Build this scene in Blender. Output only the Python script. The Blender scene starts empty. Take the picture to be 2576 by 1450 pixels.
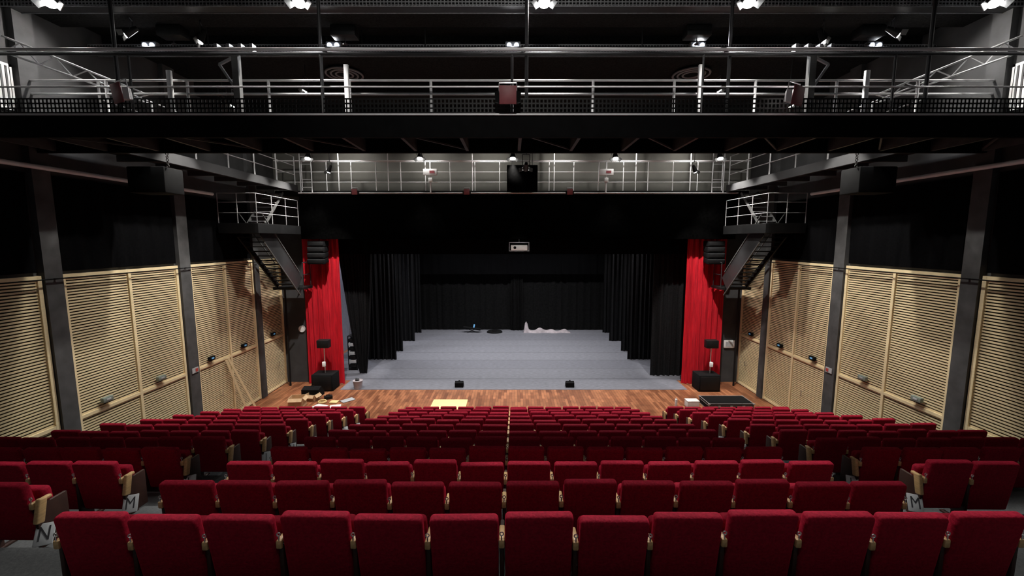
import bpy, bmesh, math, random
from mathutils import Vector, Matrix, Euler
random.seed(7)
scn = bpy.context.scene
COL = scn.collection
R = math.radians
CAMZ = 6.3

# ---------------------------------------------------------------- materials
def pmat(name, c, rough=.6, metal=0., var=.2, scale=6., bump=0., sheen=0., spec=.5, stretch=(1,1,1)):
    m = bpy.data.materials.new(name); m.use_nodes = True
    nt = m.node_tree; b = nt.nodes["Principled BSDF"]
    tc = nt.nodes.new("ShaderNodeTexCoord"); mp = nt.nodes.new("ShaderNodeMapping")
    mp.inputs["Scale"].default_value = stretch
    nz = nt.nodes.new("ShaderNodeTexNoise"); nz.inputs["Scale"].default_value = scale
    nz.inputs["Detail"].default_value = 4
    nt.links.new(tc.outputs["Object"], mp.inputs[0]); nt.links.new(mp.outputs[0], nz.inputs["Vector"])
    rp = nt.nodes.new("ShaderNodeValToRGB")
    rp.color_ramp.elements[0].position = .3; rp.color_ramp.elements[1].position = .7
    rp.color_ramp.elements[0].color = tuple(x*(1-var) for x in c)+(1,)
    rp.color_ramp.elements[1].color = tuple(min(1,x*(1+var)) for x in c)+(1,)
    nt.links.new(nz.outputs["Fac"], rp.inputs[0]); nt.links.new(rp.outputs[0], b.inputs["Base Color"])
    b.inputs["Roughness"].default_value = rough; b.inputs["Metallic"].default_value = metal
    b.inputs["Specular IOR Level"].default_value = spec
    if sheen:
        b.inputs["Sheen Weight"].default_value = sheen
        b.inputs["Sheen Tint"].default_value = (min(1,c[0]*3), c[1]*3, c[2]*3, 1)
    if bump:
        bp = nt.nodes.new("ShaderNodeBump"); bp.inputs["Strength"].default_value = bump; bp.inputs["Distance"].default_value=.02
        nt.links.new(nz.outputs["Fac"], bp.inputs["Height"]); nt.links.new(bp.outputs[0], b.inputs["Normal"])
    return m

def emat(name, c, s):
    m = bpy.data.materials.new(name); m.use_nodes = True
    nt = m.node_tree; b = nt.nodes["Principled BSDF"]
    b.inputs["Base Color"].default_value = c+(1,)
    b.inputs["Emission Color"].default_value = c+(1,); b.inputs["Emission Strength"].default_value = s
    return m

M = {}
M['seat'] = pmat("seat_red_velvet", (.25,.006,.022), .8, var=.28, scale=45, bump=.25, sheen=.45, spec=.12)
M['armwood'] = pmat("armrest_light_wood", (.58,.38,.18), .4, var=.15, scale=10, stretch=(6,1,6))
M['armdark'] = pmat("seat_side_dark", (.035,.014,.010), .5, var=.2, scale=10)
M['blackmetal'] = pmat("black_painted_metal", (.006,.006,.0065), .5, var=.2, spec=.25)
M['black'] = pmat("matte_black", (.004,.004,.0045), .85, var=.3, spec=.15)
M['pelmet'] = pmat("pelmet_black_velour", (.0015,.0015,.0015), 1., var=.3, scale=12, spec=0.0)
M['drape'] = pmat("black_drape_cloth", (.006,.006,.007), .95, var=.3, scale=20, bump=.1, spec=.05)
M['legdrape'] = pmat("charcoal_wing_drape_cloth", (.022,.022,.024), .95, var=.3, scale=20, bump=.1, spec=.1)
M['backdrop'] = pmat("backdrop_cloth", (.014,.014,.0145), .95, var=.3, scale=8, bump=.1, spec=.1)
M['redcloth'] = pmat("red_curtain_cloth", (.74,.022,.04), .8, var=.2, scale=3, sheen=.3, spec=.2, stretch=(6,6,.5))
M['wood'] = pmat("slat_light_wood", (.78,.65,.41), .5, var=.14, scale=5, stretch=(8,.6,8))
M['woodframe'] = pmat("frame_light_wood", (.83,.69,.43), .45, var=.08, scale=5, stretch=(5,1,5))
M['backing'] = pmat("slat_dark_backing", (.022,.017,.010), .9)
M['wall'] = pmat("wall_dark_grey", (.035,.035,.037), .85, var=.25, scale=2, bump=.1)
M['wallgrey'] = pmat("wall_grey_paint", (.055,.055,.057), .8, var=.2, scale=2, bump=.1)
M['fascia'] = pmat("gallery_fascia_grey", (.022,.022,.024), .7, var=.3, scale=2)
M['beige'] = pmat("wall_beige_grey_paint", (.12,.117,.104), .8, var=.12, scale=2)
M['ceil'] = pmat("ceiling_charcoal", (.014,.014,.014), .95, var=.5, scale=25, bump=.3, spec=.1)
M['pier'] = pmat("pier_concrete_dark", (.06,.06,.062), .8, var=.3, scale=3, bump=.15)
M['carpet'] = pmat("tier_grey_flooring", (.08,.084,.088), .85, var=.2, scale=40, bump=.1)
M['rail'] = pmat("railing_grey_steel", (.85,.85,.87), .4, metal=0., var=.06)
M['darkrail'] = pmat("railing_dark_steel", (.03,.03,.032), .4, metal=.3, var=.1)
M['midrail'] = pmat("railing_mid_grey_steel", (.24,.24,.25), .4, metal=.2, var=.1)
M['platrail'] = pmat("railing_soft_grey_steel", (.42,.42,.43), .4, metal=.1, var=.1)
M['galv'] = pmat("galvanised_steel", (.42,.43,.45), .35, metal=.5, var=.2, scale=20)
M['joist'] = pmat("joist_grey", (.06,.06,.06), .6)
M['chrome'] = pmat("bare_metal", (.7,.7,.7), .25, metal=.9, var=.05)
M['white'] = pmat("white_plastic", (.75,.75,.75), .5, var=.05)
M['plate'] = pmat("grey_sign_plate", (.42,.44,.46), .5, var=.08)
M['ink'] = pmat("dark_ink", (.02,.02,.025), .6)
M['maroon'] = pmat("maroon_gel", (.26,.06,.07), .5, var=.2)
M['card'] = pmat("cardboard", (.60,.41,.24), .8, var=.12)
M['yellow'] = pmat("yellow_board", (.82,.64,.30), .5, var=.08)
M['redsign'] = pmat("red_sign", (.45,.06,.05), .5, var=.05)
M['green'] = pmat("grey_green_case", (.20,.24,.21), .4, var=.2)
M['lens'] = emat("lamp_lens_glow", (1,.98,.93), 40.)
M['blue'] = emat("blue_lens_glow", (.75,.83,1.), 3.)
M['bluedim'] = emat("blue_indicator", (.15,.40,.7), .22)
M['fabricw'] = pmat("pale_crumpled_fabric", (.36,.32,.34), .9, var=.25, scale=4, bump=.4)
M['wingwall'] = pmat("wing_wall_lavender_grey", (.20,.20,.25), .8, var=.1)

def floorwood():
    m = bpy.data.materials.new("parquet_red_brown"); m.use_nodes=True
    nt=m.node_tree; b=nt.nodes["Principled BSDF"]
    tc=nt.nodes.new("ShaderNodeTexCoord"); mp=nt.nodes.new("ShaderNodeMapping")
    mp.inputs["Rotation"].default_value=(0,0,R(90))
    br=nt.nodes.new("ShaderNodeTexBrick"); br.inputs["Scale"].default_value=1.
    br.inputs["Brick Width"].default_value=.7; br.inputs["Row Height"].default_value=.11
    br.inputs["Mortar Size"].default_value=.004; br.inputs["Bias"].default_value=0
    br.inputs["Color1"].default_value=(.36,.145,.068,1); br.inputs["Color2"].default_value=(.16,.055,.025,1)
    br.inputs["Mortar"].default_value=(.05,.018,.01,1)
    nz=nt.nodes.new("ShaderNodeTexNoise"); nz.inputs["Scale"].default_value=2.5
    mx=nt.nodes.new("ShaderNodeMix"); mx.data_type='RGBA'; mx.blend_type='OVERLAY'; mx.inputs[0].default_value=.5
    nt.links.new(tc.outputs["Object"],mp.inputs[0]); nt.links.new(mp.outputs[0],br.inputs["Vector"])
    nt.links.new(tc.outputs["Object"],nz.inputs["Vector"])
    nt.links.new(br.outputs["Color"],mx.inputs[6]); nt.links.new(nz.outputs["Fac"],mx.inputs[7])
    nt.links.new(mx.outputs[2],b.inputs["Base Color"]); b.inputs["Roughness"].default_value=.38
    return m
M['parquet']=floorwood()
def vinyl():
    m = pmat("stage_vinyl_grey",(.165,.167,.192),.6,var=.2,scale=5,stretch=(1,3,1))
    nt=m.node_tree; b=nt.nodes["Principled BSDF"]
    tc=nt.nodes.new("ShaderNodeTexCoord"); wv=nt.nodes.new("ShaderNodeTexBrick")
    mp=nt.nodes.new("ShaderNodeMapping"); mp.inputs["Location"].default_value=(15,0,0)
    wv.inputs["Scale"].default_value=1; wv.inputs["Brick Width"].default_value=60; wv.inputs["Row Height"].default_value=1.5
    wv.inputs["Mortar Size"].default_value=.025
    wv.inputs["Color1"].default_value=(1,1,1,1); wv.inputs["Color2"].default_value=(.84,.84,.86,1); wv.inputs["Mortar"].default_value=(.5,.5,.5,1)
    nt.links.new(tc.outputs["Object"],mp.inputs[0]); nt.links.new(mp.outputs[0],wv.inputs["Vector"])
    mx=nt.nodes.new("ShaderNodeMix"); mx.data_type='RGBA'; mx.blend_type='MULTIPLY'; mx.inputs[0].default_value=1
    src=b.inputs["Base Color"].links[0].from_socket
    nt.links.new(src,mx.inputs[6]); nt.links.new(wv.outputs["Color"],mx.inputs[7]); nt.links.new(mx.outputs[2],b.inputs["Base Color"])
    return m
M['vinyl']=vinyl()

# ---------------------------------------------------------------- builders
def link(o): COL.objects.link(o); return o
def thing(name, loc, label, cat, group=None):
    o=bpy.data.objects.new(name,None); o.empty_display_size=.2; o.location=loc; link(o)
    o["label"]=label; o["category"]=cat
    if group: o["group"]=group
    return o
class MB:
    def __init__(s): s.bm=bmesh.new()
    def _add(s,t,mtx):
        t.transform(mtx); me=bpy.data.meshes.new("t"); t.to_mesh(me); t.free(); s.bm.from_mesh(me); bpy.data.meshes.remove(me)
    def box(s,c,d,rot=None,bev=0.,seg=2):
        t=bmesh.new(); bmesh.ops.create_cube(t,size=1)
        bmesh.ops.scale(t,vec=d,verts=t.verts)
        if bev: bmesh.ops.bevel(t,geom=t.edges[:],offset=min(bev,min(d)*.45),segments=seg,affect='EDGES',profile=.5)
        m=Matrix.Translation(c)
        if rot: m=m@Euler(rot).to_matrix().to_4x4()
        s._add(t,m); return s
    def mm(s,x0,x1,y0,y1,z0,z1,bev=0.):
        return s.box(((x0+x1)/2,(y0+y1)/2,(z0+z1)/2),(abs(x1-x0),abs(y1-y0),abs(z1-z0)),bev=bev)
    def cyl(s,p0,p1,r,r2=None,n=10):
        p0=Vector(p0);p1=Vector(p1);d=p1-p0
        t=bmesh.new(); bmesh.ops.create_cone(t,cap_ends=True,segments=n,radius1=r,radius2=r if r2 is None else r2,depth=d.length)
        m=Matrix.Translation((p0+p1)/2)@d.to_track_quat('Z','Y').to_matrix().to_4x4()
        s._add(t,m); return s
    def quadbar(s,p0,p1,w,h):
        p0=Vector(p0);p1=Vector(p1);d=p1-p0
        t=bmesh.new(); bmesh.ops.create_cube(t,size=1); bmesh.ops.scale(t,vec=(w,h,d.length),verts=t.verts)
        s._add(t,Matrix.Translation((p0+p1)/2)@d.to_track_quat('Z','Y').to_matrix().to_4x4()); return s
    def torus(s,c,Rr,r,n=20,k=8,rot=None):
        t=bmesh.new(); vs=[]
        for i in range(n):
            a=2*math.pi*i/n
            vs.append([t.verts.new(((Rr+r*math.cos(2*math.pi*j/k))*math.cos(a),(Rr+r*math.cos(2*math.pi*j/k))*math.sin(a),r*math.sin(2*math.pi*j/k))) for j in range(k)])
        for i in range(n):
            for j in range(k):
                t.faces.new((vs[i][j],vs[(i+1)%n][j],vs[(i+1)%n][(j+1)%k],vs[i][(j+1)%k]))
        m=Matrix.Translation(c)
        if rot: m=m@Euler(rot).to_matrix().to_4x4()
        s._add(t,m); return s
    def mesh(s,name,mat,off=(0,0,0),smooth=True):
        me=bpy.data.meshes.new(name)
        bmesh.ops.translate(s.bm,vec=-Vector(off),verts=s.bm.verts)
        bmesh.ops.recalc_face_normals(s.bm,faces=s.bm.faces)
        s.bm.to_mesh(me); s.bm.free(); me.materials.append(mat)
        if smooth:
            for p in me.polygons: p.use_smooth=True
            me.set_sharp_from_angle(angle=R(38))
        return me
    def part(s,name,mat,parent,label=None,smooth=True):
        me=s.mesh(name,mat,parent.location,smooth)
        o=bpy.data.objects.new(name,me); o.parent=parent; link(o)
        if label: o["label"]=label
        return o
    def top(s,name,mat,loc,label=None,cat=None,group=None,kind=None,smooth=True):
        me=s.mesh(name,mat,loc,smooth)
        o=bpy.data.objects.new(name,me); o.location=loc; link(o)
        if label: o["label"]=label
        if cat: o["category"]=cat
        if group: o["group"]=group
        if kind: o["kind"]=kind
        return o
def struct(name,x0,x1,y0,y1,z0,z1,mat):
    return MB().mm(x0,x1,y0,y1,z0,z1).top(name,mat,(0,0,0),kind="structure",smooth=False)
def cp(mesh,name,parent,loc=(0,0,0),rot=(0,0,0)):
    o=bpy.data.objects.new(name,mesh); o.parent=parent; o.location=loc; o.rotation_euler=rot; link(o); return o

# ---------------------------------------------------------------- room shell
W=10.1; CZ=11.3
struct("floor",-W-.3,W+.3,2,30,-.2,0,M['parquet'])
struct("wall_left",-W-.3,-W,-3,18.1,-.2,CZ,M['wallgrey'])
struct("wall_right",W,W+.3,-3,18.1,-.2,CZ,M['wallgrey'])
b=MB(); b.mm(-W-.3,-7.9,18.1,18.35,0,8.0); b.mm(8.0,W+.3,18.1,18.35,0,8.0)
b.top("wall_front",M['wall'],(0,0,0),kind="structure",smooth=False)
struct("wall_front_upper",-W-.3,W+.3,18.1,18.35,8.0,CZ,M['beige'])
struct("wall_stage_left",-9.9,-9.6,18.35,29.9,0,CZ,M['wingwall'])
struct("wall_stage_right",9.6,9.9,18.35,29.9,0,CZ,M['wingwall'])
struct("wall_back",-9.9,9.9,29.9,30.1,0,CZ,M['wall'])
struct("ceiling",-W-.3,W+.3,-3,30.1,CZ,CZ+.2,M['ceil'])
ti=1
for y0,y1,z in ((9.15,9.95,11.05),(10.9,11.1,10.95),(13.9,14.2,10.9),(16.2,16.5,10.9)):
    struct("trim_%d"%ti,-W,W,y0,y1,z,CZ,M['ceil']); ti+=1
piers=[(8.87,9.23),(12.52,12.93),(16.12,16.43)]
for s in (-1,1):
    for y0,y1 in piers:
        struct("trim_%d"%ti,s*9.96,s*W,y0,y1,0,CZ,M['pier']); ti+=1

rows=12; RP=.93
RY=[2.98+RP*k for k in range(rows)]
RZ=[3.36-.3055*k for k in range(rows)]
for k in range(-5,rows-1):
    y=2.98+RP*k; z=3.36-.3055*k
    struct("floor",-9.98,9.98,y-.2,y-.2+RP,0.0 if z<.5 else z-.45,z,M['carpet'])
for k in range(-1,rows-1):
    y=2.98+RP*k; z=3.36-.3055*k
    for xa,xb in ((-4.74,-3.64),(4.08,4.98)):
        b=MB(); b.mm(xa,xb,y-.2+RP,y-.2+RP+.38,z-.3055,z-.15,bev=.01)
        b.top("aisle_step",M['carpet'],((xa+xb)/2,y-.01+RP,z-.3055),"grey carpeted half step in the aisle","step","aisle half steps")
# ---------------------------------------------------------------- chairs
def seat_meshes():
    d={}
    b=MB(); b.box((0,0,.505),(.525,.095,.67),rot=(R(9),0,0),bev=.034,seg=4); b.box((0,.035,.56),(.46,.06,.46),rot=(R(9),0,0),bev=.03,seg=3)
    d['back']=b.mesh("backrest",M['seat'])
    b=MB(); b.box((0,.17,.47),(.49,.11,.43),rot=(R(6),0,0),bev=.045,seg=4)
    d['seat']=b.mesh("seat_cushion",M['seat'])
    b=MB(); b.box((0,.05,.60),(.046,.17,.035),bev=.012,seg=3); b.box((0,-.035,.582),(.046,.03,.07),bev=.01)
    d['arm']=b.mesh("armrest",M['armwood'])
    b=MB(); b.box((0,.13,.33),(.036,.30,.46),bev=.01); b.box((0,.09,.06),(.03,.10,.12)); b.box((0,.09,.012),(.06,.34,.024),bev=.006)
    d['sup']=b.mesh("side_support",M['armdark'])
    b=MB(); b.torus((0,-.04,.665),.014,.005,12,6,rot=(R(90),0,0)); b.cyl((0,-.04,.61),(0,-.04,.65),.006,n=6)
    d['knob']=b.mesh("fixing_ring",M['chrome'])
    b=MB(); b.box((0,-.01,.52),(.05,.08,.25),rot=(R(-12),0,0),bev=.015,seg=3)
    d['end']=b.mesh("end_panel",M['armwood'])
    b=MB(); b.box((0,0,0),(.15,.018,.21),bev=.006)
    d['plate']=b.mesh("row_plate",M['plate'])
    return d
SM=seat_meshes()
letters={}
def letter_mesh(ch):
    if ch in letters: return letters[ch]
    cu=bpy.data.curves.new("t",'FONT'); cu.body=ch; cu.size=.135; cu.align_x='CENTER'; cu.align_y='CENTER'; cu.extrude=.001; cu.offset=0
    o=bpy.data.objects.new("t",cu); link(o)
    bpy.context.view_layer.update()
    me=bpy.data.meshes.new_from_object(o); me.materials.clear(); me.materials.append(M['ink'])
    for v in me.vertices: v.co.y*=1.45
    bpy.data.objects.remove(o); letters[ch]=me; return me
P=.575
LET="ONMLKJHGFEDC"
def visible(x,k): return (abs(x)-.32)/RY[k] < 1288/1005.
def seat_at(x,k,first_arm,last_arm,end=0,grp=""):
    lab="dark red upholstered theatre seat, folded up, light wood armrests"
    if end: lab="dark red aisle theatre seat, wood end panel, letter %s"%LET[k]
    e=thing("theatre_seat",(x,RY[k]+.05,RZ[k]+random.uniform(0,.035)),lab,"seat",grp)
    tilt=random.uniform(-1.6,1.6)
    cp(SM['back'],"backrest",e,rot=(R(tilt),0,R(random.uniform(-1,1))))
    cp(SM['seat'],"seat_cushion",e)
    for f,sx in ((first_arm,-1),(last_arm,1)):
        if f:
            cp(SM['arm'],"armrest",e,(sx*P/2,0,0)); cp(SM['sup'],"side_support",e,(sx*P/2,0,0))
            if k<5: cp(SM['knob'],"fixing_ring",e,(sx*P/2,0,0))
    if end:
        cp(SM['end'],"end_panel",e,(end*(P/2+.045),0,0))
        pl=cp(SM['plate'],"row_plate",e,(end*(P/2+.07),-.02,.27),(R(-36),0,R(26*end)))
        if k<8:
            cp(letter_mesh(LET[k]),"row_letter",pl,(0,-.0105,0),(R(90),0,0))
for k in range(rows):
    for i in range(13):
        x=-.08+(i-6+.5)*P
        if visible(x,k): seat_at(x,k,True,i==12,0,"theatre seats in the middle block")
    for i in range(7):
        x=-4.83-(i+.5)*P
        if k>0 and visible(x,k): seat_at(x,k,True,i==0,1 if i==0 else 0,"theatre seats in the side blocks")
        x=5.1+(i+.5)*P
        if k>0 and visible(x,k): seat_at(x,k,True,i==6,-1 if i==0 else 0,"theatre seats in the side blocks")

# ---------------------------------------------------------------- slatted wall panels
for s in (-1,1):
    for (y0,y1,st) in ((5.2,8.85,[7.0]),(9.25,12.5,[10.9]),(12.95,16.1,[14.55]),(16.45,18.05,[])):
        t=thing("slatted_wall_panel",(s*W,(y0+y1)/2,0),"light wood wall panel with horizontal slats and frame","wall panel","slatted wood panels along the side walls")
        b=MB(); b.mm(s*(W-.015),s*(W-.001),y0,y1,.02,5.55); b.part("backing",M['backing'],t,smooth=False)
        ys=[y0]+st+[y1]
        b=MB()
        xa,xb=s*(W-.085),s*(W-.016)
        for yy in ys:
            c=min(max(yy,y0+.038),y1-.038); b.mm(xa,xb,c-.038,c+.038,.02,5.55)
        for zz in (.07,2.2,5.51): b.mm(s*(W-.083),xb,y0+.05,y1-.05,zz-.038,zz+.038)
        b.part("frame",M['woodframe'],t,smooth=False)
        b=MB(); z=.15
        while z<5.46:
            if abs(z-2.2)>.06:
                for a,c in zip(ys[:-1],ys[1:]): b.mm(s*(W-.05),s*(W-.016),a+.05,c-.05,z-.0175,z+.0175)
            z+=.066
        b.part("slats",M['wood'],t,smooth=False)
        if y0>12:
            b=MB(); yh=y0+.95; b.cyl((s*(W-.13),yh,.95),(s*(W-.13),yh,1.15),.012); b.cyl((s*(W-.13),yh,.97),(s*(W-.05),yh,.97),.01); b.cyl((s*(W-.13),yh,1.13),(s*(W-.05),yh,1.13),.01)
            b.part("door_handle",M['chrome'],t)
    for i,yy in enumerate((9.9,11.5,13.5,15.2,17.1)):
        t=thing("wall_light",(s*(W-.09),yy,2.42),"small dark wall light box with blue lens" if i>1 else "small grey wall light box","wall light","small wall lights on the slatted panels")
        b=MB(); b.box((s*(W-.13),yy,2.42),(.09,.26,.13),bev=.015); b.part("housing",M['black'] if i>1 else M['green'],t)
        b=MB(); b.box((s*(W-.178),yy,2.42),(.012,.11,.05),bev=.004); b.part("lens",M['bluedim'] if i>1 else M['plate'],t)
    t=thing("safety_sign",(s*9.95,12.72,2.25),"small white and red safety sign plate","sign")
    b=MB(); b.mm(s*9.935,s*9.955,12.6,12.86,2.17,2.33); b.part("plate",M['plate'],t)
    b=MB(); b.mm(s*9.928,s*9.934,12.73,12.83,2.2,2.3); b.part("red_mark",M['redsign'],t)
    b=MB(); b.cyl((s*9.86,7.5,7.82),(s*9.86,14.0,7.82),.05)
    for yy in (9.05,12.7): b.mm(s*9.84,s*9.97,yy-.03,yy+.03,7.79,7.85)
    b.top("wall_pipe",M['rail'],(s*9.86,10.5,7.82),"light grey steel pipe fixed along the side wall","pipe")
    b=MB(); b.cyl((s*9.9,5.5,5.47),(s*9.9,16.3,5.47),.014)
    for yy in (9.05,12.7): b.mm(s*9.89,s*9.97,yy-.02,yy+.02,5.455,5.485)
    b.top("cable",M['black'],(s*9.9,10.5,5.47),"thin black cable running along the wall piers","cable")
    t=thing("vent_grille",(s*10.05,8.2,9.35),"white slatted ventilation grille high on the side wall","vent")
    b=MB(); b.mm(s*10.04,s*10.09,7.4,8.82,8.9,8.95); b.mm(s*10.04,s*10.09,7.4,8.82,9.75,9.8); b.mm(s*10.04,s*10.09,7.4,7.45,8.9,9.8); b.mm(s*10.04,s*10.09,8.77,8.82,8.9,9.8)
    b.part("frame",M['white'],t)
    b=MB()
    for i in range(15): b.box((s*10.06,7.5+i*.09,9.35),(.04,.045,.8))
    b.part("slats",M['white'],t,smooth=False)

# ---------------------------------------------------------------- drapes
def drape(name,p0,p1,z0,z1,fold,amp,mat,label,cat="curtain",group=None,nz=8,seg=10,b0=None,b1=None):
    p0=Vector((p0[0],p0[1],0));p1=Vector((p1[0],p1[1],0)); L=(p1-p0).length; d=(p1-p0)/L; n=Vector((-d.y,d.x,0))
    q0=Vector((b0[0],b0[1],0)) if b0 else p0; q1=Vector((b1[0],b1[1],0)) if b1 else p1
    cnt=max(2,int(L/fold)); N=cnt*seg
    ph=[random.uniform(.6,1.25) for _ in range(cnt+2)]
    bm=bmesh.new(); grid=[]
    for j in range(nz+1):
        f=j/nz; row=[]
        ff=f**.8
        for i in range(N+1):
            u=i/N; c=u*cnt
            a=amp*ph[int(c)]*(0.75+.35*(1-f))
            off=a*math.sin(2*math.pi*c)+amp*.25*math.sin(2*math.pi*c*2.3+j*.35)
            A=q0.lerp(p0,ff); B=q1.lerp(p1,ff)
            pos=A.lerp(B,u)+n*off
            pos+=d*(.25*fold*math.sin(2*math.pi*c*.5+f*1.5)*(1-f)*.5)
            row.append(bm.verts.new((pos.x,pos.y,z0+(z1-z0)*f)))
        grid.append(row)
    for j in range(nz):
        for i in range(N): bm.faces.new((grid[j][i],grid[j][i+1],grid[j+1][i+1],grid[j+1][i]))
    bmesh.ops.solidify(bm,geom=bm.faces[:],thickness=.008)
    b=MB(); b.bm.free(); b.bm=bm
    return b.top(name,mat,((p0.x+p1.x)/2,(p0.y+p1.y)/2,z0),label,cat,group)
for s in (-1,1):
    for y0,y1 in ((5.2,8.8),(9.3,12.45),(13.0,16.05)):
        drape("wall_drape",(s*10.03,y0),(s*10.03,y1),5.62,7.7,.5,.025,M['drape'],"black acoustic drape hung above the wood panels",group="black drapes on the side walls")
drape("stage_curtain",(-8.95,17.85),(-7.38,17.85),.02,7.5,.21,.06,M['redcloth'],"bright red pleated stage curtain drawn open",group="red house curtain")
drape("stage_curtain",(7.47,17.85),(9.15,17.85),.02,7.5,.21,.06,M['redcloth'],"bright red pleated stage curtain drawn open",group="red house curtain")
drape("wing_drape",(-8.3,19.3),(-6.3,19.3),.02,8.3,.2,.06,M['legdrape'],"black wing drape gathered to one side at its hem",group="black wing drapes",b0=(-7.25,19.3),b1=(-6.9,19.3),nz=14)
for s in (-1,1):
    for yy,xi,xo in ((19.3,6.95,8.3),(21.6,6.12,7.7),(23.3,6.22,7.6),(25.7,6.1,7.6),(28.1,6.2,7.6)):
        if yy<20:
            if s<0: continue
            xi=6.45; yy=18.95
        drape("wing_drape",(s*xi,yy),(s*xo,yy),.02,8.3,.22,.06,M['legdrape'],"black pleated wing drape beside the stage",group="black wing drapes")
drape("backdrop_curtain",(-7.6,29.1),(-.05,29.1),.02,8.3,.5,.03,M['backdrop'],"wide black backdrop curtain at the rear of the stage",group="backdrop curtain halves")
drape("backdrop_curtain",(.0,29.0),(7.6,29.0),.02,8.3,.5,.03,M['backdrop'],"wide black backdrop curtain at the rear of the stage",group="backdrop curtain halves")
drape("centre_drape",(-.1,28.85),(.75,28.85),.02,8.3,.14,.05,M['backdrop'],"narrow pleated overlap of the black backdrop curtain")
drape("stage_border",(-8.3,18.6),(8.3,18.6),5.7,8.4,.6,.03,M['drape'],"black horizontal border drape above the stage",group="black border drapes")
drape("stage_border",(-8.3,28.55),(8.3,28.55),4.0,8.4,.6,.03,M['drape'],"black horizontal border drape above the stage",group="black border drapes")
b=MB(); b.mm(-7.3,7.45,17.1,18.3,.001,.01); b.mm(-9.4,9.4,18.3,29.6,.001,.01)
b.top("dance_floor",M['vinyl'],(0,23,0),"blue-grey vinyl dance floor covering the stage","dance floor",smooth=False)
t=thing("proscenium_pelmet",(.2,17.2,6.36),"wide black fabric pelmet across the stage opening","pelmet")
b=MB(); b.mm(-8.6,9.12,17.15,17.22,6.36,8.14,bev=.01); b.part("pelmet_cloth",M['pelmet'],t)
b=MB(); b.mm(-8.6,-8.5,17.22,17.8,6.36,8.1); b.part("return_side",M['pelmet'],t)
b=MB(); b.mm(9.02,9.12,17.22,17.8,6.36,8.1); b.part("return_side",M['pelmet'],t)

# ---------------------------------------------------------------- railings / catwalks
def railing(parent,p0,p1,z,heights,step,mat,r=.022,postr=.022,topr=None):
    p0=Vector(p0+(z,)) ; p1=Vector(p1+(z,)); L=(p1-p0).length; d=(p1-p0)/L
    for i,h in enumerate(heights):
        b=MB(); b.cyl(p0+Vector((0,0,h)),p1+Vector((0,0,h)),(topr or r) if i==0 else r)
        b.part("handrail" if i==0 else "rail",mat,parent)
    H=heights[0]; n=max(1,int(round(L/step)))
    b=MB(); b.cyl((0,0,0),(0,0,H),postr,n=8); me=b.mesh("post",mat)
    for i in range(n+1):
        cp(me,"post",parent,p0+d*(L*i/n)-parent.location)
def meshstrip(b,x0,x1,y,z0,z1,pitch=.06,bar=.016,axis='x'):
    n=int((x1-x0)/pitch)
    for i in range(n+1):
        x=x0+i*pitch
        b.box((x,y,(z0+z1)/2),(bar,.006,z1-z0))
    m=max(1,int(round((z1-z0)/pitch)))
    for j in range(m+1):
        z=z0+(z1-z0)*j/m
        b.box(((x0+x1)/2,y,z),(x1-x0,.008,bar))
def rods(parent,name,pts,r,mat):
    for a,c in pts:
        b=MB(); b.cyl(a,c,r,n=6); b.part(name,mat,parent)

cw=thing("lighting_catwalk",(0,8.4,8.13),"black steel lighting catwalk spanning the auditorium, with railings","catwalk")
b=MB(); b.mm(-W+.01,W-.01,7.7,7.78,8.13,8.55); b.mm(-W+.01,W-.01,9.02,9.1,8.13,8.55); b.mm(-W+.01,W-.01,7.78,9.02,8.42,8.47)
b.part("deck",M['black'],cw,smooth=False)
b=MB(); b.box((0,0,0),(.06,1.22,.24)); jm=b.mesh("joist",M['joist'])
for i in range(-9,10): cp(jm,"joist",cw,Vector((i*1.08+.15,8.4,8.28))-cw.location)
for i in range(-4,5):
    x=i*2.16+.2; b=MB(); b.quadbar((x,7.8,8.2),(x+1.0,9.0,8.2),.03,.03); b.part("cross_brace",M['joist'],cw,smooth=False)
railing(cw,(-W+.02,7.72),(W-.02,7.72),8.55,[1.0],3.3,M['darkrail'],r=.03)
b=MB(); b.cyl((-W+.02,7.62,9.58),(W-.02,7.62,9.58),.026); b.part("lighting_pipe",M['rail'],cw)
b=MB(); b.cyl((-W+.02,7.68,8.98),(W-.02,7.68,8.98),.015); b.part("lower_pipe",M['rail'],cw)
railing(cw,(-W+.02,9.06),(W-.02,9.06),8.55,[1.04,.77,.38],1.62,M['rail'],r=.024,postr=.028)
for x in (-3.38,3.85,-7.0,7.25):
    b=MB(); b.mm(x-.045,x+.045,8.93,8.99,8.5,9.86 if abs(x)<5 else 9.75,bev=.008); b.part("upright",M['rail'],cw)
b=MB(); meshstrip(b,-W+.02,W-.02,7.74,8.56,8.80,.07,.026); b.part("mesh_kickboard",M['blackmetal'],cw,smooth=False)
b=MB(); meshstrip(b,-W+.02,W-.02,8.9,8.50,8.70,.07,.024); b.part("mesh_kickboard",M['platrail'],cw,smooth=False)
b=MB(); b.cyl((0,0,0),(0,0,2.72),.032,n=8); me=b.mesh("hanger_rod",M['darkrail'])
for x in (-7.05,-3.4,.26,3.87,7.42): cp(me,"hanger_rod",cw,Vector((x,7.84,8.56))-cw.location)
b=MB(); b.mm(-W+.02,W-.02,7.66,7.70,8.50,8.53); b.part("edge_trim",M['rail'],cw)

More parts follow.
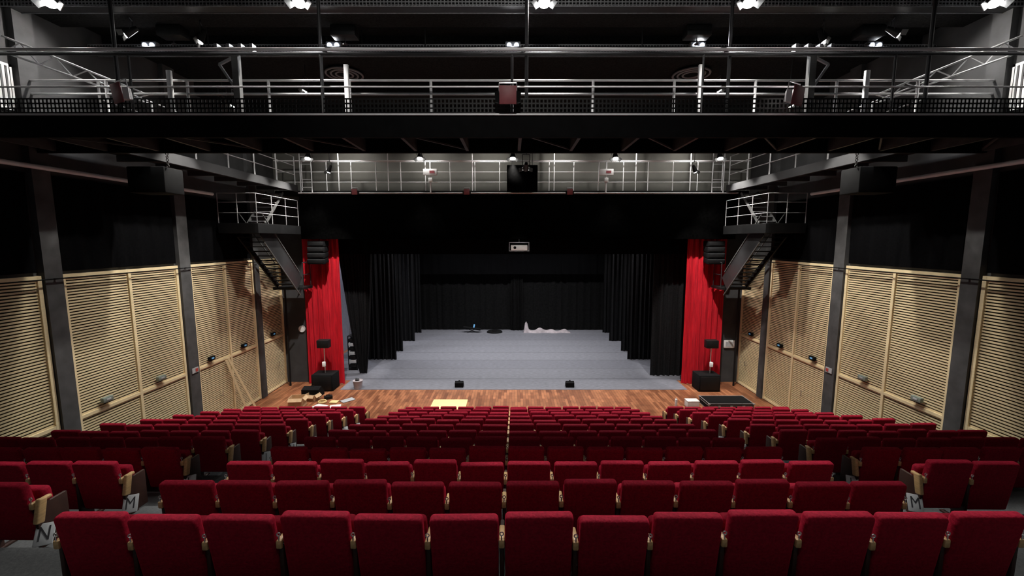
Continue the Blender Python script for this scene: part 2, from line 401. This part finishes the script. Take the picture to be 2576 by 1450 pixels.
def tray(y,z,label):
    t=thing("cable_tray",(0,y,z),label,"cable tray","perforated cable trays under the ceiling")
    for dy in (0,.25):
        b=MB(); meshstrip(b,-W+.02,W-.02,y+dy,z-.08,z+.08,.07,.02); b.part("perforated_side",M['galv'],t,smooth=False)
    b=MB(); b.mm(-W+.02,W-.02,y+.01,y+.24,z-.08,z-.07); b.part("tray_base",M['darkrail'],t,smooth=False)
    rods(t,"hanger",[((x+.4,y+.12,z-.07),(x+.4,y+.12,CZ)) for x in (-8,-4,0,4,8)],.012,M['darkrail'])
tray(8.8,10.97,"dark perforated cable tray hanging below the ceiling")
tray(10.5,10.84,"galvanised perforated cable tray hanging below the ceiling")
b=MB(); b.cyl((-W+.02,10.2,10.72),(W-.02,10.2,10.72),.03)
for x in (-7,-2,3,8): b.cyl((x,10.2,10.72),(x,10.2,CZ-.005),.012,n=6)
b.top("lighting_pipe",M['darkrail'],(0,10.2,10.72),"long dark steel lighting pipe hung across the room","pipe")

for s in (-1,1):
    g=thing("side_gallery",(s*9.3,13.5,8.15),"grey steel side gallery with railings along the wall","gallery")
    b=MB(); b.mm(s*8.6,s*8.7,9.12,17.1,8.24,8.5); b.mm(s*8.7,s*9.9,9.12,17.1,8.42,8.5)
    b.part("deck",M['fascia'],g,smooth=False)
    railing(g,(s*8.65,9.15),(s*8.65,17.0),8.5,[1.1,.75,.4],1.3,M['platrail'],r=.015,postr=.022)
    for i in range(7):
        y=9.6+i*1.15; b=MB(); b.mm(s*8.72,s*9.88,y-.03,y+.03,8.26,8.41); b.part("joist",M['joist'],g,smooth=False)
    q=thing("gallery_truss",(s*9.2,9.0,9.6),"grey steel lattice truss arm at the gallery end","truss")
    A=Vector((s*9.9,8.6,9.95)); B_=Vector((s*8.0,9.6,9.3)); up=Vector((0,0,.3))
    b=MB(); b.cyl(A,B_,.02); b.part("lower_chord",M['platrail'],q)
    b=MB(); b.cyl(A+up,B_+up*.6,.02); b.part("upper_chord",M['platrail'],q)
    b=MB()
    for i in range(9):
        f0=i/9; f1=(i+1)/9
        b.cyl(A.lerp(B_,f0)+(up*(1-.4*f0) if i%2 else Vector()),A.lerp(B_,f1)+(Vector() if i%2 else up*(1-.4*f1)),.012,n=6)
    b.part("lattice",M['platrail'],q)
    p=thing("stair_platform",(s*9.3,15.6,6.5),"black steel stair platform with railing and stair down beside the stage","staircase")
    b=MB(); b.mm(s*8.55,s*9.9,14.2,16.0,6.55,6.88,bev=.005); b.mm(s*8.55,s*8.62,16.0,17.05,6.55,6.88)
    b.part("platform",M['blackmetal'],p,smooth=False)
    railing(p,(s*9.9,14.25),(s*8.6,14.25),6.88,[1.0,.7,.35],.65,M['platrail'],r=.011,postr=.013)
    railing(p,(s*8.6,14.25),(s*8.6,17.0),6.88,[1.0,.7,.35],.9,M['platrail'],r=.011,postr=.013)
    n=12; y0,z0,y1,z1=14.7,6.5,16.95,4.45
    b=MB(); b.box((0,0,0),(.82,.26,.035)); tm=b.mesh("tread",M['blackmetal'])
    for i in range(n):
        f=(i+.5)/n; cp(tm,"tread",p,Vector((s*9.13,y0+(y1-y0)*f,z0+(z1-z0)*f))-p.location)
    b=MB(); b.quadbar((s*9.56,y0,z0),(s*9.56,y1,z1),.05,.2); b.part("stringer",M['blackmetal'],p,smooth=False)
    b=MB(); b.quadbar((s*8.68,y0,z0+.2),(s*8.68,y1,z1+.1),.03,.62); b.part("guard_panel",M['darkrail'],p,"grey sheet metal guard panel",smooth=False)
    for (aa,bb,ww) in (((s*8.66,y0,z0+.68),(s*8.66,y1,z1+.58),.035),((s*8.66,y0,z0-.28),(s*8.66,y1,z1-.38),.035),((s*9.6,y0,z0+.9),(s*9.6,y1,z1+.9),.03)):
        b=MB(); b.quadbar(aa,bb,ww,ww); b.part("handrail",M['joist'],p)
    b=MB(); b.mm(s*8.5,s*9.75,16.9,17.7,4.3,4.4); b.part("landing",M['blackmetal'],p,smooth=False)
    railing(p,(s*8.55,17.0),(s*8.55,17.65),4.4,[1.0,.5],.6,M['darkrail'],r=.015,postr=.015)
    b=MB(); b.cyl((s*9.65,17.6,0.0),(s*9.65,17.6,4.3),.04); b.part("support_post",M['blackmetal'],p)
    b=MB(); b.box((0,0,0),(.6,.2,.025)); tm=b.mesh("tread",M['midrail'])
    for i in range(7):
        f=(i+.5)/7; cp(tm,"tread",p,Vector((s*9.2,15.2+1.3*f,6.9+1.27*f))-p.location)
    for xx in (8.88,9.52):
        b=MB(); b.quadbar((s*xx,15.2,6.9),(s*xx,16.5,8.15),.03,.1); b.part("stringer",M['joist'],p,smooth=False)
    q=thing("access_ladder",(s*8.15,16.95,8.2),"galvanised access ladder beside the stage catwalk","ladder")
    for xx in (7.95,8.4):
        b=MB(); b.cyl((s*xx,16.95,8.2),(s*xx,16.95,CZ),.022); b.part("stile",M['platrail'],q)
    for i in range(9):
        b=MB(); b.cyl((s*7.95,16.95,8.4+i*.3),(s*8.4,16.95,8.4+i*.3),.012,n=6); b.part("rung",M['platrail'],q)

cc=thing("stage_catwalk",(0,17.7,8.14),"steel catwalk with railings above the stage opening","catwalk")
b=MB(); b.mm(-9.6,9.6,17.24,18.08,8.16,8.3); b.part("deck",M['blackmetal'],cc,smooth=False)
railing(cc,(-9.5,17.28),(9.5,17.28),8.3,[1.15,.75,.35],1.0,M['rail'],r=.012,postr=.018)
b=MB(); b.cyl((-9.5,17.1,9.46),(9.5,17.1,9.46),.022); b.part("lighting_pipe",M['rail'],cc)
rods(cc,"hanger_rod",[((x,17.26,8.3),(x,17.26,CZ)) for x in (-7.0,-5.0,-1.6,1.7,5.0,7.2)],.022,M['rail'])
b=MB(); b.cyl((-8.6,17.12,8.2),(9.1,17.12,8.2),.022); b.part("edge_pipe",M['rail'],cc)

# ---------------------------------------------------------------- fixtures & lights
def spot(loc,target,e,ang=120,blend=.6,col=(1,.96,.9),rad=.06):
    l=bpy.data.lights.new("lamp_light",'SPOT'); l.energy=e; l.spot_size=R(ang); l.spot_blend=blend; l.color=col; l.shadow_soft_size=rad
    o=bpy.data.objects.new("lamp_light",l); o.location=loc
    o.rotation_euler=(Vector(target)-Vector(loc)).to_track_quat('-Z','Y').to_euler(); link(o); return o
def lampfix(x,y,z,target,e,group,ang=120,r=.11,topz=None,lens='lens',body='blackmetal',col=(1,.96,.9),blend=.6,doors='joist'):
    c=Vector((x,y,z)); d=(Vector(target)-c).normalized()
    t=thing("floodlight",(x,y,z),"round metal floodlight, switched on, hanging from its bracket","lamp",group)
    b=MB(); b.cyl(c-d*.28,c-d*.05,r*.55,r*1.05,n=18); b.cyl(c-d*.05,c,r*1.05,r*1.12,n=18); b.part("housing",M[body],t)
    b=MB(); b.cyl(c,c+d*.015,r*.95,n=20); b.part("lens",M[lens],t,"glowing white lens")
    side=d.cross(Vector((0,0,1)))
    side=Vector((1,0,0)) if side.length<.1 else side.normalized()
    m=c-d*.15; up=Vector((0,0,.24))
    b=MB(); b.cyl(m+side*r*1.3,m+side*r*1.3+up,.009,n=6); b.cyl(m-side*r*1.3,m-side*r*1.3+up,.009,n=6); b.cyl(m+side*r*1.3+up,m-side*r*1.3+up,.009,n=6)
    if topz: b.cyl(m+up,Vector((m.x,m.y,topz)),.012,n=6)
    b.part("yoke",M['darkrail'],t)
    for sg in (-1,1):
        p0=c+side*sg*r*1.1; p1=p0+side*sg*.08+d*.09
        b=MB(); b.quadbar(p0,p1,.012,r*1.3); b.part("barn_door",M[doors],t)
    if e: spot(c+d*.03,Vector(target),e,ang,col=col,blend=blend)
for x,e in ((-8.9,380),(-4.1,1500),(.62,1600),(4.56,1500),(9.3,380)):
    lampfix(x,8.6,10.85,(x*.85,4.6,3.0),e,"floodlights under the ceiling",ang=110,r=.115,topz=CZ,doors='galv')
for x,e in ((-8.5,350),(-4.18,480),(.02,500),(4.36,480),(8.5,350)):
    t=thing("twin_lamp",(x,10.35,10.85),"twin blue-white lamp on the cable tray","lamp","twin lamps on the cable tray")
    b=MB(); b.box((x,10.4,10.85),(.36,.12,.16),bev=.02); b.part("housing",M['galv'],t)
    for dx in (-.085,.085):
        b=MB(); b.cyl((x+dx,10.345,10.84),(x+dx,10.325,10.835),.055,n=16); b.part("lens",M['blue'],t)
    spot((x,10.45,10.6),(x*1.0,13.6,0),e,76)
    spot((x,10.3,10.83),(x,9.0,9.3),180,125,col=(.95,.97,1))
for x in (-7.9,-3.56,.03,4.0,8.05):
    lampfix(x,16.6,9.45,(x,13.2,0),1750,"floodlights along the stage catwalk",ang=80,r=.11,topz=CZ,col=(1,.96,.9))
for s in (-1,1):
    lampfix(s*7.2,11.2,9.75,(s*10.1,10.9,4.4),1000,"gallery floodlights",ang=54,r=.09,topz=CZ,col=(1,.96,.88),blend=.5)  # added to throw a bright patch on the slatted panels
    lampfix(s*7.2,14.4,9.75,(s*10.1,14.7,4.2),900,"gallery floodlights",ang=52,r=.09,topz=CZ,col=(1,.96,.88),blend=.5)  # second added panel lamp, further along the wall
    lampfix(s*6.8,9.6,10.6,(s*10.1,8.0,3.0),650,"gallery floodlights",ang=54,r=.09,topz=CZ,col=(1,.96,.88),blend=.6)  # added lamp brightening the near panels, not an actual fixture
    lampfix(s*7.0,16.3,8.9,(s*10.1,17.0,3.0),400,"gallery floodlights",ang=50,r=.08,topz=CZ,col=(1,.96,.88),blend=.5)  # added to brighten the last panel by the stage
    lampfix(s*6.0,12.6,10.6,(s*10.1,12.8,1.6),1000,"gallery floodlights",ang=74,r=.09,topz=CZ,col=(1,.96,.88),blend=.9)  # added wide wash for the wall, no real fixture here
    lampfix(s*8.3,9.5,10.7,(s*10,8.7,9.4),240,"gallery floodlights",ang=100,r=.08,topz=CZ)
    lampfix(s*8.3,12.6,10.3,(s*8.9,15.6,8.6),150,"gallery floodlights",ang=90,r=.08,topz=CZ)
for x in (-4,0,4):
    for y in (20.6,25.0):
        lampfix(x,y,8.9,(x*.9,y+.3,0),1300,"stage work lights",ang=110,r=.1,topz=CZ,col=(1,.985,.98))
lampfix(-8.6,22.5,7.0,(-8.8,23.5,1.5),500,"stage work lights",ang=130,r=.1,topz=CZ,col=(.9,.92,1))  # unseen lamp added to light the left wing and its wall
for x in (-6.6,-3.4,-.9,2.0,4.6,7.0):
    lampfix(x,16.7,9.9,(x,18.1,8.7),90,"added wall-wash lamps at the stage catwalk",ang=130,r=.05,topz=CZ)  # wash lamps added to brighten the wall above the stage opening
for x in (-4,0,4):
    lampfix(x,.2,10.8,(x*1.1,4.0,3.6),75,"floodlights under the ceiling",ang=76,r=.13,topz=CZ)  # dim fill lamps added overhead, out of view
lampfix(-6.1,14.0,10.0,(-8.2,17.8,3.0),2800,"added curtain spotlights",ang=34,topz=CZ,blend=.4)  # added to brighten the left red curtain
lampfix(6.2,14.0,10.0,(8.35,17.8,3.0),2800,"added curtain spotlights",ang=34,topz=CZ,blend=.4)  # same added spot for the right curtain
lampfix(.3,9.3,7.85,(.3,17.55,6.02),900,"added curtain spotlights",ang=7,topz=8.2,r=.06)  # narrow spot added under the catwalk to light the projector

def gellight(x,y,z,yaw,sz,body,group):
    t=thing("stage_light",(x,y,z),"stage spotlight with square maroon gel frame clamped to the catwalk","stage light",group)
    rm=Euler((R(8),0,R(yaw)))
    def tr(v): return Vector((x,y,z))+rm.to_matrix()@Vector(v)
    e=(rm.x,rm.y,rm.z)
    b=MB(); b.box(tr((0,-.02,0)),(sz,.015,sz),rot=e,bev=.004); b.part("gel_frame",M['maroon'],t)
    b=MB(); b.cyl(tr((0,0,0)),tr((0,.12,0)),sz*.38,sz*.33,n=18); b.box(tr((0,.13,0)),(sz*.6,.06,sz*.6),rot=e,bev=.02); b.part("housing",M[body],t)
    b=MB(); 
    for sg in (-1,1): b.cyl(tr((sg*sz*.52,.08,0)),tr((sg*sz*.52,.08,sz*.7)),.01,n=6)
    b.cyl(tr((-sz*.52,.08,sz*.7)),tr((sz*.52,.08,sz*.7)),.012,n=6); b.part("yoke",M['galv'],t)
    for sg in (-1,1):
        b=MB(); b.box(tr((sg*sz*.62,.02,-.02)),(sz*.3,.012,sz*.6),rot=(e[0],e[1],e[2]+sg*.6)); b.part("barn_door",M[body],t)
gellight(-.07,7.4,8.75,0,.29,'blackmetal',"gel spotlights on the catwalk")
gellight(-6.67,7.4,8.78,-25,.31,'rail',"gel spotlights on the catwalk")
gellight(4.83,7.4,8.74,28,.31,'rail',"gel spotlights on the catwalk")
for x in (-6.25,-1.8,2.3): gellight(x,16.9,8.22,0,.22,'blackmetal',"small gel spotlights on the stage catwalk")
lampfix(0,1.5,10.6,(0,7.6,9.4),400,"floodlights under the ceiling",ang=80,r=.13,topz=CZ)  # out-of-view lamp added to brighten the catwalk's near rails
for x,sg in ((-5.2,-1),(5.65,1)):
    t=thing("lighting_bracket",(x,8.3,8.5),"dark steel mast bracket with diagonal brace and top clamp","bracket")
    b=MB(); b.mm(x-.06,x+.06,8.25,8.35,8.48,9.85); b.part("mast",M['joist'],t)
    b=MB(); b.quadbar((x+sg*.32,8.3,9.6),(x,8.3,9.1),.04,.04); b.quadbar((x+sg*.32,8.3,9.6),(x,8.3,9.75),.04,.04); b.part("brace",M['midrail'],t)
    b=MB(); b.mm(x-.35,x+.35,8.26,8.34,9.84,9.9); 
    for dx in (-.33,-.1,.12,.33): b.mm(x+dx-.03,x+dx+.03,8.24,8.36,9.78,9.95)
    b.part("top_clamp",M['midrail'],t)
for x in (-5.0,5.35):
    t=thing("ceiling_diffuser",(x,13.1,11.2),"round dark ceiling air diffuser with concentric rings","air vent")
    for r in (.52,.38,.24):
        b=MB(); b.torus((x,13.1,11.22),r,.03,32,8); b.part("ring",M['midrail'],t)
    b=MB(); b.cyl((x,13.1,11.22),(x,13.1,11.3),.5,n=32); b.part("collar",M['black'],t)
for x in (-7.6,-3.75,4.15,8.0):
    t=thing("ceiling_speaker",(x,9.9,11.0),"small dark box speaker hanging below the ceiling","speaker","ceiling speakers")
    b=MB(); b.box((x,9.95,10.93),(.55,.3,.22),bev=.02); b.part("cabinet",M['blackmetal'],t)
    b=MB(); b.cyl((x,9.95,10.82),(x,9.95,10.7),.01,n=6); b.cyl((x,9.95,10.7),(x,9.95,10.68),.05,n=10); b.part("stem",M['darkrail'],t)
for s in (-1,1):
    t=thing("hanging_speaker",(s*8.75,10.6,7.6),"large black box speaker hanging below the side gallery on a chain","speaker","large hanging speakers")
    b=MB(); b.box((s*8.75,10.5,7.75),(.9,.6,.62),bev=.03); b.part("cabinet",M['black'],t)
    b=MB()
    for i in range(5): b.torus((s*8.27,10.3,8.08+i*.07),.03,.01,10,6,rot=(R(90),0,R(90*(i%2))))
    b.part("chain",M['joist'],t)
for x in (-8.06,8.4):
    t=thing("line_array_speaker",(x,17.5,5.4),"black stacked line array speaker hanging before the red curtain","speaker","line array speakers")
    for i in range(4):
        b=MB(); b.box((x,17.45-.03*i,6.17-i*.235),(.72,.42,.215),rot=(R(4*i),0,0),bev=.02); b.part("cabinet",M['black'],t)
        b=MB(); b.box((x,17.23-.035*i,6.17-i*.235-.01*i),(.6,.015,.15),rot=(R(4*i),0,0),bev=.003); b.part("grille",M['blackmetal'],t)
t=thing("centre_speaker",(.4,17.0,8.2),"large black speaker cabinet hanging in front of the catwalk","speaker")
b=MB(); b.box((.4,16.85,8.72),(1.2,.4,1.0),bev=.02); b.part("cabinet",M['pelmet'],t)
rods(t,"suspension_cable",[((.4+dx,16.85,9.2),(.4+dx,16.85,CZ)) for dx in (-.4,.4)],.008,M['blackmetal'])
for x in (-3.25,3.75):
    t=thing("control_box",(x,17.0,8.6),"white junction box with indicator on a stem at the catwalk railing","junction box","white boxes on the catwalk railing")
    b=MB(); b.box((x,17.0,9.0),(.55,.12,.24),bev=.015); b.part("box",M['white'],t)
    b=MB(); b.cyl((x,17.02,8.2),(x,17.02,9.4),.03); b.box((x,17.0,8.7),(.16,.1,.16),bev=.02); b.part("stem",M['white'],t)
    b=MB(); b.box((x+.08,16.935,9.0),(.2,.01,.1)); b.part("marker",M['maroon'],t)
t=thing("projector",(.3,17.75,5.9),"silver projector hanging in a bracket under the pelmet","projector")
b=MB(); b.box((.3,17.75,6.0),(.7,.42,.22),bev=.03); b.part("body",M['white'],t)
b=MB(); b.cyl((.12,17.55,6.0),(.12,17.50,6.0),.06,n=18); b.part("lens",M['black'],t)
b=MB(); b.mm(-.13,.73,17.55,17.95,5.85,5.88); b.mm(-.13,-.1,17.73,17.77,5.88,6.2); b.mm(.70,.73,17.73,17.77,5.88,6.2); b.mm(-.13,.73,17.73,17.77,6.2,6.23)
b.cyl((.3,17.75,6.2),(.3,17.75,8.16),.02); b.part("bracket",M['midrail'],t)

# ---------------------------------------------------------------- floor stuff
def sub(x,y,px,group="subwoofers with pole speakers"):
    t=thing("subwoofer",(x,y,0),"black subwoofer with a pole-mounted speaker on top","speaker",group)
    b=MB(); b.box((x,y,.36),(.9,.7,.7),bev=.03); b.part("cabinet",M['black'],t)
    b=MB(); b.box((x,y-.36,.36),(.78,.015,.58),bev=.005); b.part("grille",M['blackmetal'],t)
    b=MB(); b.cyl((px,y,.71),(px,y,1.8),.02); b.part("pole",M['chrome'],t)
    b=MB(); b.box((px,y,1.97),(.5,.3,.34),bev=.03); b.part("speaker_box",M['blackmetal'],t)
    b=MB(); b.box((px,y-.08,1.1),(.12,.1,.2),bev=.01); b.part("label_tag",M['white'],t)
sub(-7.95,17.25,-7.95); sub(8.25,17.2,8.4)
def wedge(x,y,w,d,h,lab):
    t=thing("floor_monitor",(x,y,0),lab,"speaker")
    bm=bmesh.new()
    pr=[(-d/2,0),(d/2,0),(d/2,h*.35),(0,h),(-d/2,h*.8)]
    L=[bm.verts.new((x-w/2,y+a,c)) for a,c in pr]; Q=[bm.verts.new((x+w/2,y+a,c)) for a,c in pr]
    bm.faces.new(L); bm.faces.new(Q[::-1])
    for i in range(5): bm.faces.new((L[i],L[(i+1)%5],Q[(i+1)%5],Q[i]))
    b=MB(); b.bm.free(); b.bm=bm; b.part("cabinet",M['black'],t,smooth=False)
    b=MB(); b.mm(x-w*.1,x+w*.1,y-.02,y+.02,h,h+.02); b.part("carry_handle",M['blackmetal'],t)
wedge(-8.1,16.4,.7,.5,.42,"black wedge floor monitor on the wood floor")
wedge(-2.28,17.5,.36,.3,.26,"small black floor monitor at the stage edge")
wedge(2.5,17.5,.36,.3,.26,"small black floor monitor at the stage edge")
t=thing("storage_bucket",(-6.6,17.3,0),"off-white rounded bucket with dark contents","bucket")
b=MB(); b.cyl((-6.6,17.3,.01),(-6.6,17.3,.34),.16,.2,n=20); b.torus((-6.6,17.3,.34),.2,.015,20,6); b.part("body",M['fabricw'],t)
b=MB(); b.box((-6.62,17.3,.37),(.16,.12,.1),rot=(.2,.3,.4),bev=.02); b.part("contents",M['darkrail'],t)
def carton(x,y,w,d,h,rz):
    t=thing("cardboard_box",(x,y,0),"open brown cardboard box on the wood floor","box","cardboard boxes on the floor")
    m=Matrix.Translation((x,y,0))@Matrix.Rotation(R(rz),4,'Z')
    b=MB(); th=.012
    for c,dd in (((0,0,.01),(w,d,.014)),((-w/2,0,h/2),(th,d,h)),((w/2,0,h/2),(th,d,h)),((0,-d/2,h/2),(w,th,h)),((0,d/2,h/2),(w,th,h))):
        b.box(m@Vector(c),dd,rot=(0,0,R(rz)))
    b.part("body",M['card'],t,smooth=False)
    for sg in (-1,1):
        b=MB(); b.box(m@Vector((sg*(w/2+.05),0,h-.06)),(.13,d*.95,.01),rot=(0,sg*.8,R(rz))); b.part("flap",M['card'],t,smooth=False)
        b=MB(); b.box(m@Vector((0,sg*(d/2+.05),h-.06)),(w*.95,.13,.01),rot=(-sg*.8,0,R(rz))); b.part("flap",M['card'],t,smooth=False)
carton(-8.2,15.35,.52,.42,.38,8); carton(-7.95,16.05,.42,.34,.24,-12)
for i,(x,y,w,d,h,m,n,lab,c) in enumerate([(-7.3,15.25,.5,.35,.04,'white',"paper_sheet","white paper sheets lying on the floor","paper"),(-6.95,15.7,.3,.25,.05,'yellow',"yellow_folder","yellow folder lying on the floor","folder"),(-6.7,15.2,.4,.3,.06,'white',"white_case","flat white plastic case on the floor","case"),(-7.35,16.1,.3,.2,.12,'blackmetal',"tool_box","small black tool box on the floor","tool box"),(-6.5,15.9,.5,.3,.03,'plate',"grey_panel","grey flat panel lying on the floor","panel")]):
    b=MB(); b.box((x,y,h/2+.004),(w,d,h),rot=(0,0,R(17*i-20)),bev=.008)
    if n=="tool_box": b.cyl((x-.07,y,h+.05),(x+.07,y,h+.05),.012); b.cyl((x-.07,y,h),(x-.07,y,h+.05),.01); b.cyl((x+.07,y,h),(x+.07,y,h+.05),.01)
    b.top(n,M[m],(x,y,0),lab,c)
b=MB()
for i in range(3): b.torus((-7.4,15.68,.02+i*.027),.14+.01*(i%2),.015,24,6)
b.top("coiled_cable",M['yellow'],(-7.4,15.68,0),"coiled yellow cable on the wood floor","cable")
b=MB(); b.mm(-3.1,-1.75,14.95,15.95,.004,.03,bev=.004)
b.top("plywood_board",M['yellow'],(-2.4,15.4,0),"pale yellow plywood board lying on the wood floor","board")
t=thing("flight_case",(8.15,15.3,0),"low black flight case with metal edges and corners","case")
b=MB(); b.box((8.15,15.3,.14),(1.66,.8,.26),bev=.01); b.part("body",M['black'],t)
b=MB()
x0,x1,y0,y1=7.32,8.98,14.9,15.7
for z in (.015,.19,.27):
    b.quadbar((x0,y0,z),(x1,y0,z),.02,.02);b.quadbar((x0,y1,z),(x1,y1,z),.02,.02);b.quadbar((x0,y0,z),(x0,y1,z),.02,.02);b.quadbar((x1,y0,z),(x1,y1,z),.02,.02)
for x in (x0,x1):
    for y in (y0,y1): b.quadbar((x,y,0),(x,y,.27),.02,.02); b.box((x,y,.26),(.08,.08,.04),bev=.012)
b.part("metal_edging",M['galv'],t)
for x in (7.7,8.15,8.6):
    b=MB(); b.box((x,14.885,.17),(.1,.02,.08),bev=.005); b.part("latch",M['galv'],t)
b=MB(); b.box((6.85,15.3,.13),(.44,.3,.25),bev=.012); b.box((6.85,15.3,.26),(.46,.32,.02),bev=.005)
b.top("white_box",M['white'],(6.85,15.3,0),"white lidded plastic box on the wood floor","box")
b=MB(); b.box((6.25,15.3,.15),(.08,.08,.3),bev=.015); b.cyl((6.25,15.3,.3),(6.25,15.3,.34),.02)
b.top("white_bottle",M['white'],(6.25,15.3,0),"small upright white plastic bottle","bottle")
for a,c in (((-9.6,14.6,.02),(-9.98,14.2,2.15)),((-9.55,15.0,.02),(-9.98,14.3,2.2))):
    b=MB(); b.quadbar(a,c,.03,.07)
    b.top("wood_plank",M['woodframe'],a,"pale wooden plank leaning against the slatted wall","plank","leaning planks")
t=thing("wall_clock",(-9.25,18.08,2.43),"round white wall disc on the dark stage wall","wall clock")
b=MB(); b.cyl((-9.25,18.09,2.43),(-9.25,18.05,2.43),.14,n=28); b.part("face",M['white'],t)
b=MB(); b.torus((-9.25,18.05,2.43),.14,.012,28,6,rot=(R(90),0,0)); b.part("rim",M['plate'],t)
t=thing("wall_console",(9.6,18.05,1.75),"white rectangular wall control unit with framed screen","control unit")
b=MB(); b.box((9.6,18.06,1.75),(.46,.07,.34),bev=.015); b.part("frame",M['white'],t)
b=MB(); b.box((9.6,18.02,1.75),(.34,.01,.22)); b.part("screen",M['plate'],t)
t=thing("equipment_rack",(-7.75,20.0,0),"tall dark equipment rack with pale control units","rack")
b=MB()
for x in (-7.95,-7.55):
    for y in (19.8,20.2): b.mm(x-.02,x+.02,y-.02,y+.02,0,1.7)
b.mm(-7.95,-7.55,19.78,20.22,1.68,1.72); b.mm(-7.95,-7.55,19.78,20.22,.05,.09); b.part("frame",M['blackmetal'],t)
for i in range(7):
    b=MB(); b.mm(-7.92,-7.58,19.76,20.18,.15+i*.21,.3+i*.21,bev=.006); b.part("unit",M['plate'] if i%2 else M['blackmetal'],t)
t=thing("step_ladder",(-8.5,21.8,0),"white metal step ladder leaning in the stage wing","ladder")
b=MB()
for dx in (-.2,.2): b.quadbar((-8.5+dx,21.7,0),(-8.5+dx*.8,22.0,2.0),.03,.05)
for i in range(6): b.mm(-8.68,-8.32,21.72+i*.045,21.80+i*.045,.28+i*.3,.30+i*.3)
b.part("frame",M['white'],t)
t=thing("electric_keyboard",(-2.7,28.2,0),"black keyboard on a low folding stand with small screen","keyboard")
b=MB(); b.box((-2.75,28.2,.3),(1.2,.35,.1),rot=(0,R(8),0),bev=.02); b.part("body",M['black'],t)
b=MB(); b.quadbar((-3.1,28.2,0),(-2.4,28.2,.27),.03,.03); b.quadbar((-2.4,28.2,0),(-3.1,28.2,.27),.03,.03); b.part("stand",M['blackmetal'],t)
b=MB(); b.box((-2.6,28.15,.47),(.09,.03,.22),rot=(R(-10),R(12),0)); b.part("screen",M['bluedim'],t)
b=MB(); b.cyl((-1.2,28.3,.01),(-1.2,28.3,.09),.55,.5,n=24); b.cyl((-1.2,28.3,.09),(-1.2,28.3,.13),.15,n=16)
b.top("round_platform",M['black'],(-1.2,28.3,0),"low round black turntable platform on the stage","platform")
bm=bmesh.new(); nx,ny=36,10; g=[]
for i in range(nx+1):
    rr=[]
    for j in range(ny+1):
        u=i/nx; v=j/ny
        h=.22*math.sin(math.pi*v)*(1.-.5*u)*(1+.5*math.sin(u*23)+.3*math.sin(u*11+v*6))
        if u<.1: h+=.45*math.sin(math.pi*v)*math.sin(math.pi*u/.1*.9)
        rr.append(bm.verts.new((.8+3.2*u,28.0+.6*v+.08*math.sin(u*17),.012+max(0,h)*min(1,(1-u)*12,u*40+.2))))
    g.append(rr)
for i in range(nx):
    for j in range(ny): bm.faces.new((g[i][j],g[i+1][j],g[i+1][j+1],g[i][j+1]))
b=MB(); b.bm.free(); b.bm=bm
b.top("crumpled_fabric",M['fabricw'],(2.4,28.3,0),"pale pinkish crumpled fabric heap lying on the stage","fabric")

# ---------------------------------------------------------------- world, camera
w=bpy.data.worlds.new("world"); scn.world=w; w.use_nodes=True
w.node_tree.nodes["Background"].inputs[0].default_value=(.85,.88,1,1)
w.node_tree.nodes["Background"].inputs[1].default_value=.025
scn.view_settings.view_transform='Standard'; scn.view_settings.look='None'
cam=bpy.data.cameras.new("camera"); cam.sensor_width=36; cam.lens=1050/2576*36; cam.clip_end=200
co=bpy.data.objects.new("camera",cam); co.location=(0,0,CAMZ); co.rotation_euler=(R(90-6.5),0,0); link(co)
scn.camera=co
